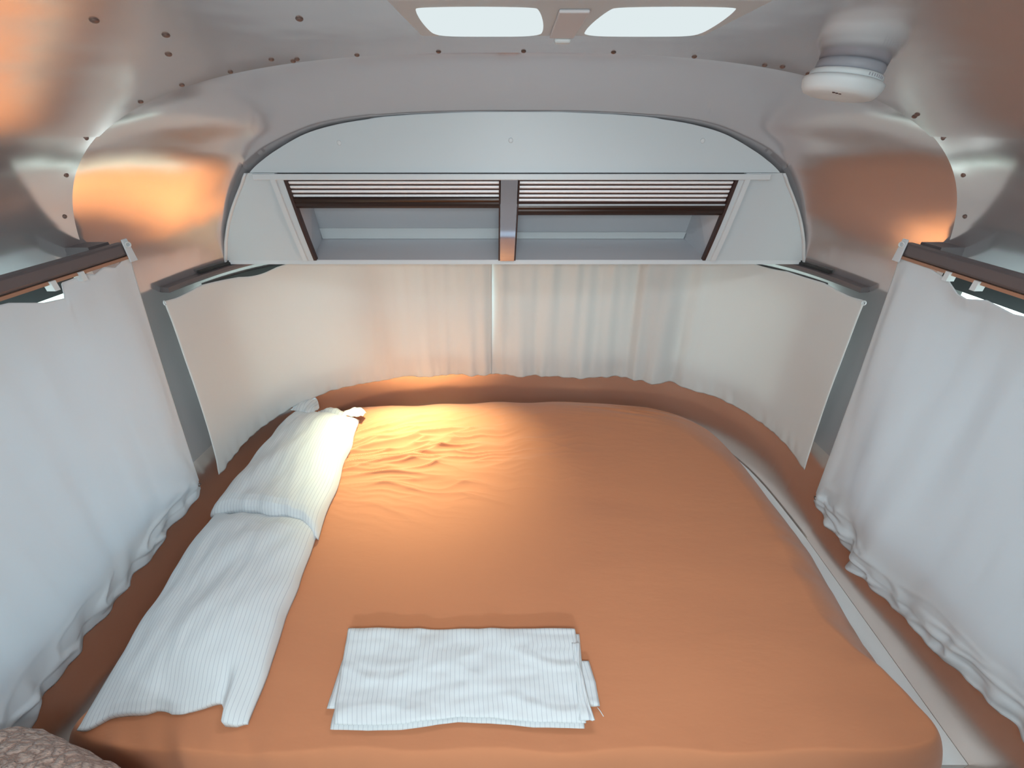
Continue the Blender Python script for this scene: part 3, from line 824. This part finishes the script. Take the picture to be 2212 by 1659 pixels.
# puckered cushion at the near left corner --------------------------------
def cushion():
    V, F = [], []; nu, nv = 64, 32
    c0 = Vector((-.905, .235, -1.18)); ax = Vector((.96, -.28, -.02)).normalized(); up = Vector((0, .12, 1)); up = (up - ax * up.dot(ax)).normalized(); sd = ax.cross(up)
    def se(c_, e_): return math.copysign(abs(c_) ** e_, c_)
    for j in range(nv + 1):
        ph = -PI / 2 + PI * j / nv
        for i in range(nu):
            th = 2 * PI * i / nu
            a = .215 * se(math.cos(ph), .4) * se(math.cos(th), .45)
            b_ = .195 * se(math.cos(ph), .5) * se(math.sin(th), .55)
            d = .10 * se(math.sin(ph), .8)
            p = c0 + ax * a + up * b_ + sd * d
            p += Vector((1, 1, 1)) * .004 * fb(p.x * 30, p.y * 30, p.z * 30)
            V.append(tuple(p))
    for j in range(nv):
        for i in range(nu): F.append((j * nu + i, j * nu + (i + 1) % nu, (j + 1) * nu + (i + 1) % nu, (j + 1) * nu + i))
    return V, F
cu = obj('cushion', cushion(), CUSH, None, org=(-1.0, .16, -1.28)); tag(cu, 'puckered beige-brown fleece cushion at the near left corner of the bed', 'cushion')

# ------------------------------------------------------------------ ceiling lamp and smoke alarm
lamp = thing('ceiling_lamp', 'white twin ceiling lamp with two lit diffusers and a centre switch', 'lamp', (.08, .76, .135))
zc = .128
obj('housing', box(-.150, .300, .625, .846, zc - .001, .142), LAM, lamp, smooth=False, bevel=.012)
def dome(x0, x1, x2, x3, y0, y1, dz, seed):
    """rounded diffuser: rear edge x0..x1 at y1, front edge x2..x3 at y0"""
    def fn(u, v):
        # squircle mapping
        a, b_ = 2 * u - 1, 2 * v - 1
        k = 1 - .07 * (a * a) * (b_ * b_)
        a2, b2 = a * k, b_ * k
        uu, vv = (a2 + 1) / 2, (b2 + 1) / 2
        x_ = lerp(lerp(x2, x3, uu), lerp(x0, x1, uu), vv); y_ = lerp(y0, y1, vv)
        e_ = (max(0, 1 - a ** 6) * max(0, 1 - b_ ** 6)) ** .5
        return (x_, y_, zc + .002 - dz * e_)
    return grid(fn, 40, 20)
obj('diffuser', dome(-.132, .050, -.128, .034, .655, .838, .008, 0), LAMP, lamp)
obj('diffuser', dome(.096, .292, .112, .276, .655, .838, .008, 0), LAMP, lamp)
obj('switch', box(.062, .088, .836, .850, zc - .010, zc + .004), WHITEP, lamp, smooth=False, bevel=.004)
obj('centre_plate', box(.054, .092, .670, .834, zc - .005, zc - .001), mat('lamp_plate', (.62, .60, .62), .4), lamp, smooth=False, bevel=.003)

xa, ya_ = .60, .93
nrm = ceil_n(xa); base = Vector((xa, ya_, zx(xa) - .004))
al = thing('smoke_alarm', 'round white smoke alarm fixed to the curved ceiling at the right', 'smoke alarm', tuple(base))
obj('mounting_ring', lathe([(.052, 0), (.054, .003), (.054, .013), (.050, .016)], base, nrm, 64), GREYP, al)
obj('upper_body', lathe([(.053, .015), (.058, .016), (.059, .019), (.059, .024), (.056, .026)], base, nrm, 64), WHITEP, al)
obj('alarm_cover', lathe([(.060, .0245), (.0655, .0275), (.066, .032), (.062, .043), (.057, .0485), (.050, .0505), (.030, .0515), (.0, .0515)], base, nrm, 64), WHITEP, al)
tt = Vector((0, -1, 0)); ss = nrm.cross(tt).normalized()
for k in range(3):
    q = base + nrm * .0505 + ss * (.030 - .006 * k) * 1 + tt * .036
    obj('vent_slot', lathe([(.0026, 0), (.0022, .0012)], q, nrm, 12), DARKP, al)
for k in range(7):
    a_ = -.55 + k * .09
    d_ = (tt * math.cos(a_) - ss * math.sin(a_) * -1).normalized()
    q = base + nrm * .0185 + d_ * .0592
    obj('side_vent', box(q.x - .0008, q.x + .0008, q.y - .0008, q.y + .0008, q.z - .004, q.z + .0), GREYP, al, smooth=False)

# ------------------------------------------------------------------ light
w = bpy.data.worlds.new('world'); bpy.context.scene.world = w; w.use_nodes = True
nt = w.node_tree; bg = nt.nodes['Background']
tc = nt.nodes.new('ShaderNodeTexCoord'); sp = nt.nodes.new('ShaderNodeSeparateXYZ'); nt.links.new(tc.outputs['Generated'], sp.inputs[0])
nz = nt.nodes.new('ShaderNodeTexNoise'); nz.inputs['Scale'].default_value = 9; nz.inputs['Detail'].default_value = 6; nt.links.new(tc.outputs['Generated'], nz.inputs['Vector'])
r1 = nt.nodes.new('ShaderNodeValToRGB'); r1.color_ramp.elements[0].position = .42; r1.color_ramp.elements[0].color = (.26, .33, .30, 1)
r1.color_ramp.elements[1].position = .60; r1.color_ramp.elements[1].color = (.86, .97, .97, 1); nt.links.new(nz.outputs['Fac'], r1.inputs[0])
r2 = nt.nodes.new('ShaderNodeMapRange'); r2.inputs[1].default_value = .05; r2.inputs[2].default_value = .6; nt.links.new(sp.outputs[2], r2.inputs[0])
mx = nt.nodes.new('ShaderNodeMix'); mx.data_type = 'RGBA'; nt.links.new(r2.outputs[0], mx.inputs[0]); nt.links.new(r1.outputs[0], mx.inputs[6]); mx.inputs[7].default_value = (.74, .89, 1, 1)
nt.links.new(mx.outputs[2], bg.inputs[0]); bg.inputs[1].default_value = 3.0

def area(name, loc, size, aim, power, col, portal=False, spread=PI):
    l = bpy.data.lights.new(name, 'AREA'); l.shape = 'RECTANGLE'; l.size, l.size_y = size; l.energy = power; l.color = col; l.spread = spread
    l.cycles.is_portal = portal
    o = bpy.data.objects.new(name, l); C.objects.link(o); o.location = (loc[0], loc[1], loc[2] + CZ)
    d = Vector(aim); o.rotation_euler = d.to_track_quat('-Z', 'Y').to_euler(); return o
for s in (-1, 1):
    area('daylight_portal', (s * 1.20, .53, -.68), (.94, .75), (-s, 0, 0), 1, (1, 1, 1), True)
    area('daylight_portal', (s * 1.20, -1.65, -.66), (1.3, .70), (-s, 0, 0), 1, (1, 1, 1), True)
area('daylight_portal', (0, YB - .05, -.56), (1.5, .90), (0, 1, 0), 1, (1, 1, 1), True)
area('daylight_portal', (0, 1.97, -.73), (2.1, .56), (0, -1, 0), 1, (1, 1, 1), True)
# the twin lamp's own light and two unseen fill lights added behind the camera
area('ceiling_lamp_light', (.08, .765, zc - .014), (.38, .15), (0, 0, -1), 1.6, (.93, .97, 1))
area('cabin_fill_light', (0, -.25, .125), (.5, .2), (0, .25, -1), 6.5, (.86, .95, 1))
area('cabin_fill_light', (0, -1.6, .125), (.5, .2), (0, .5, -1), 15, (.86, .95, 1))
sl = bpy.data.lights.new('added_bed_beam', 'SPOT'); sl.energy = 56; sl.color = (1, .95, .60); sl.spot_size = math.radians(80); sl.spot_blend = 1; sl.shadow_soft_size = .02  # spot added for the warm pool on the duvet
so = bpy.data.objects.new('added_bed_beam', sl); C.objects.link(so); so.location = (-.52, 1.70, ZB - .022 + CZ)
so.rotation_euler = Vector((.09, -.27, -.72)).to_track_quat('-Z', 'Y').to_euler()

# ------------------------------------------------------------------ camera
f = 900.0
cam = bpy.data.cameras.new('camera'); cam.sensor_fit = 'HORIZONTAL'; cam.sensor_width = 36; cam.lens = 36 * f / 2212
cam.shift_x = -6 / 2212; cam.clip_start = .02; cam.clip_end = 60
co = bpy.data.objects.new('camera', cam); C.objects.link(co); co.location = (0, 0, CZ)
th = math.atan2(546.5, f)
co.rotation_euler = (PI / 2 - th, 0, 0)
S = bpy.context.scene; S.camera = co
S.view_settings.view_transform = 'Standard'; S.view_settings.look = 'None'; S.view_settings.gamma = 1
S.view_settings.use_curve_mapping = False
S.view_settings.exposure = 1.08
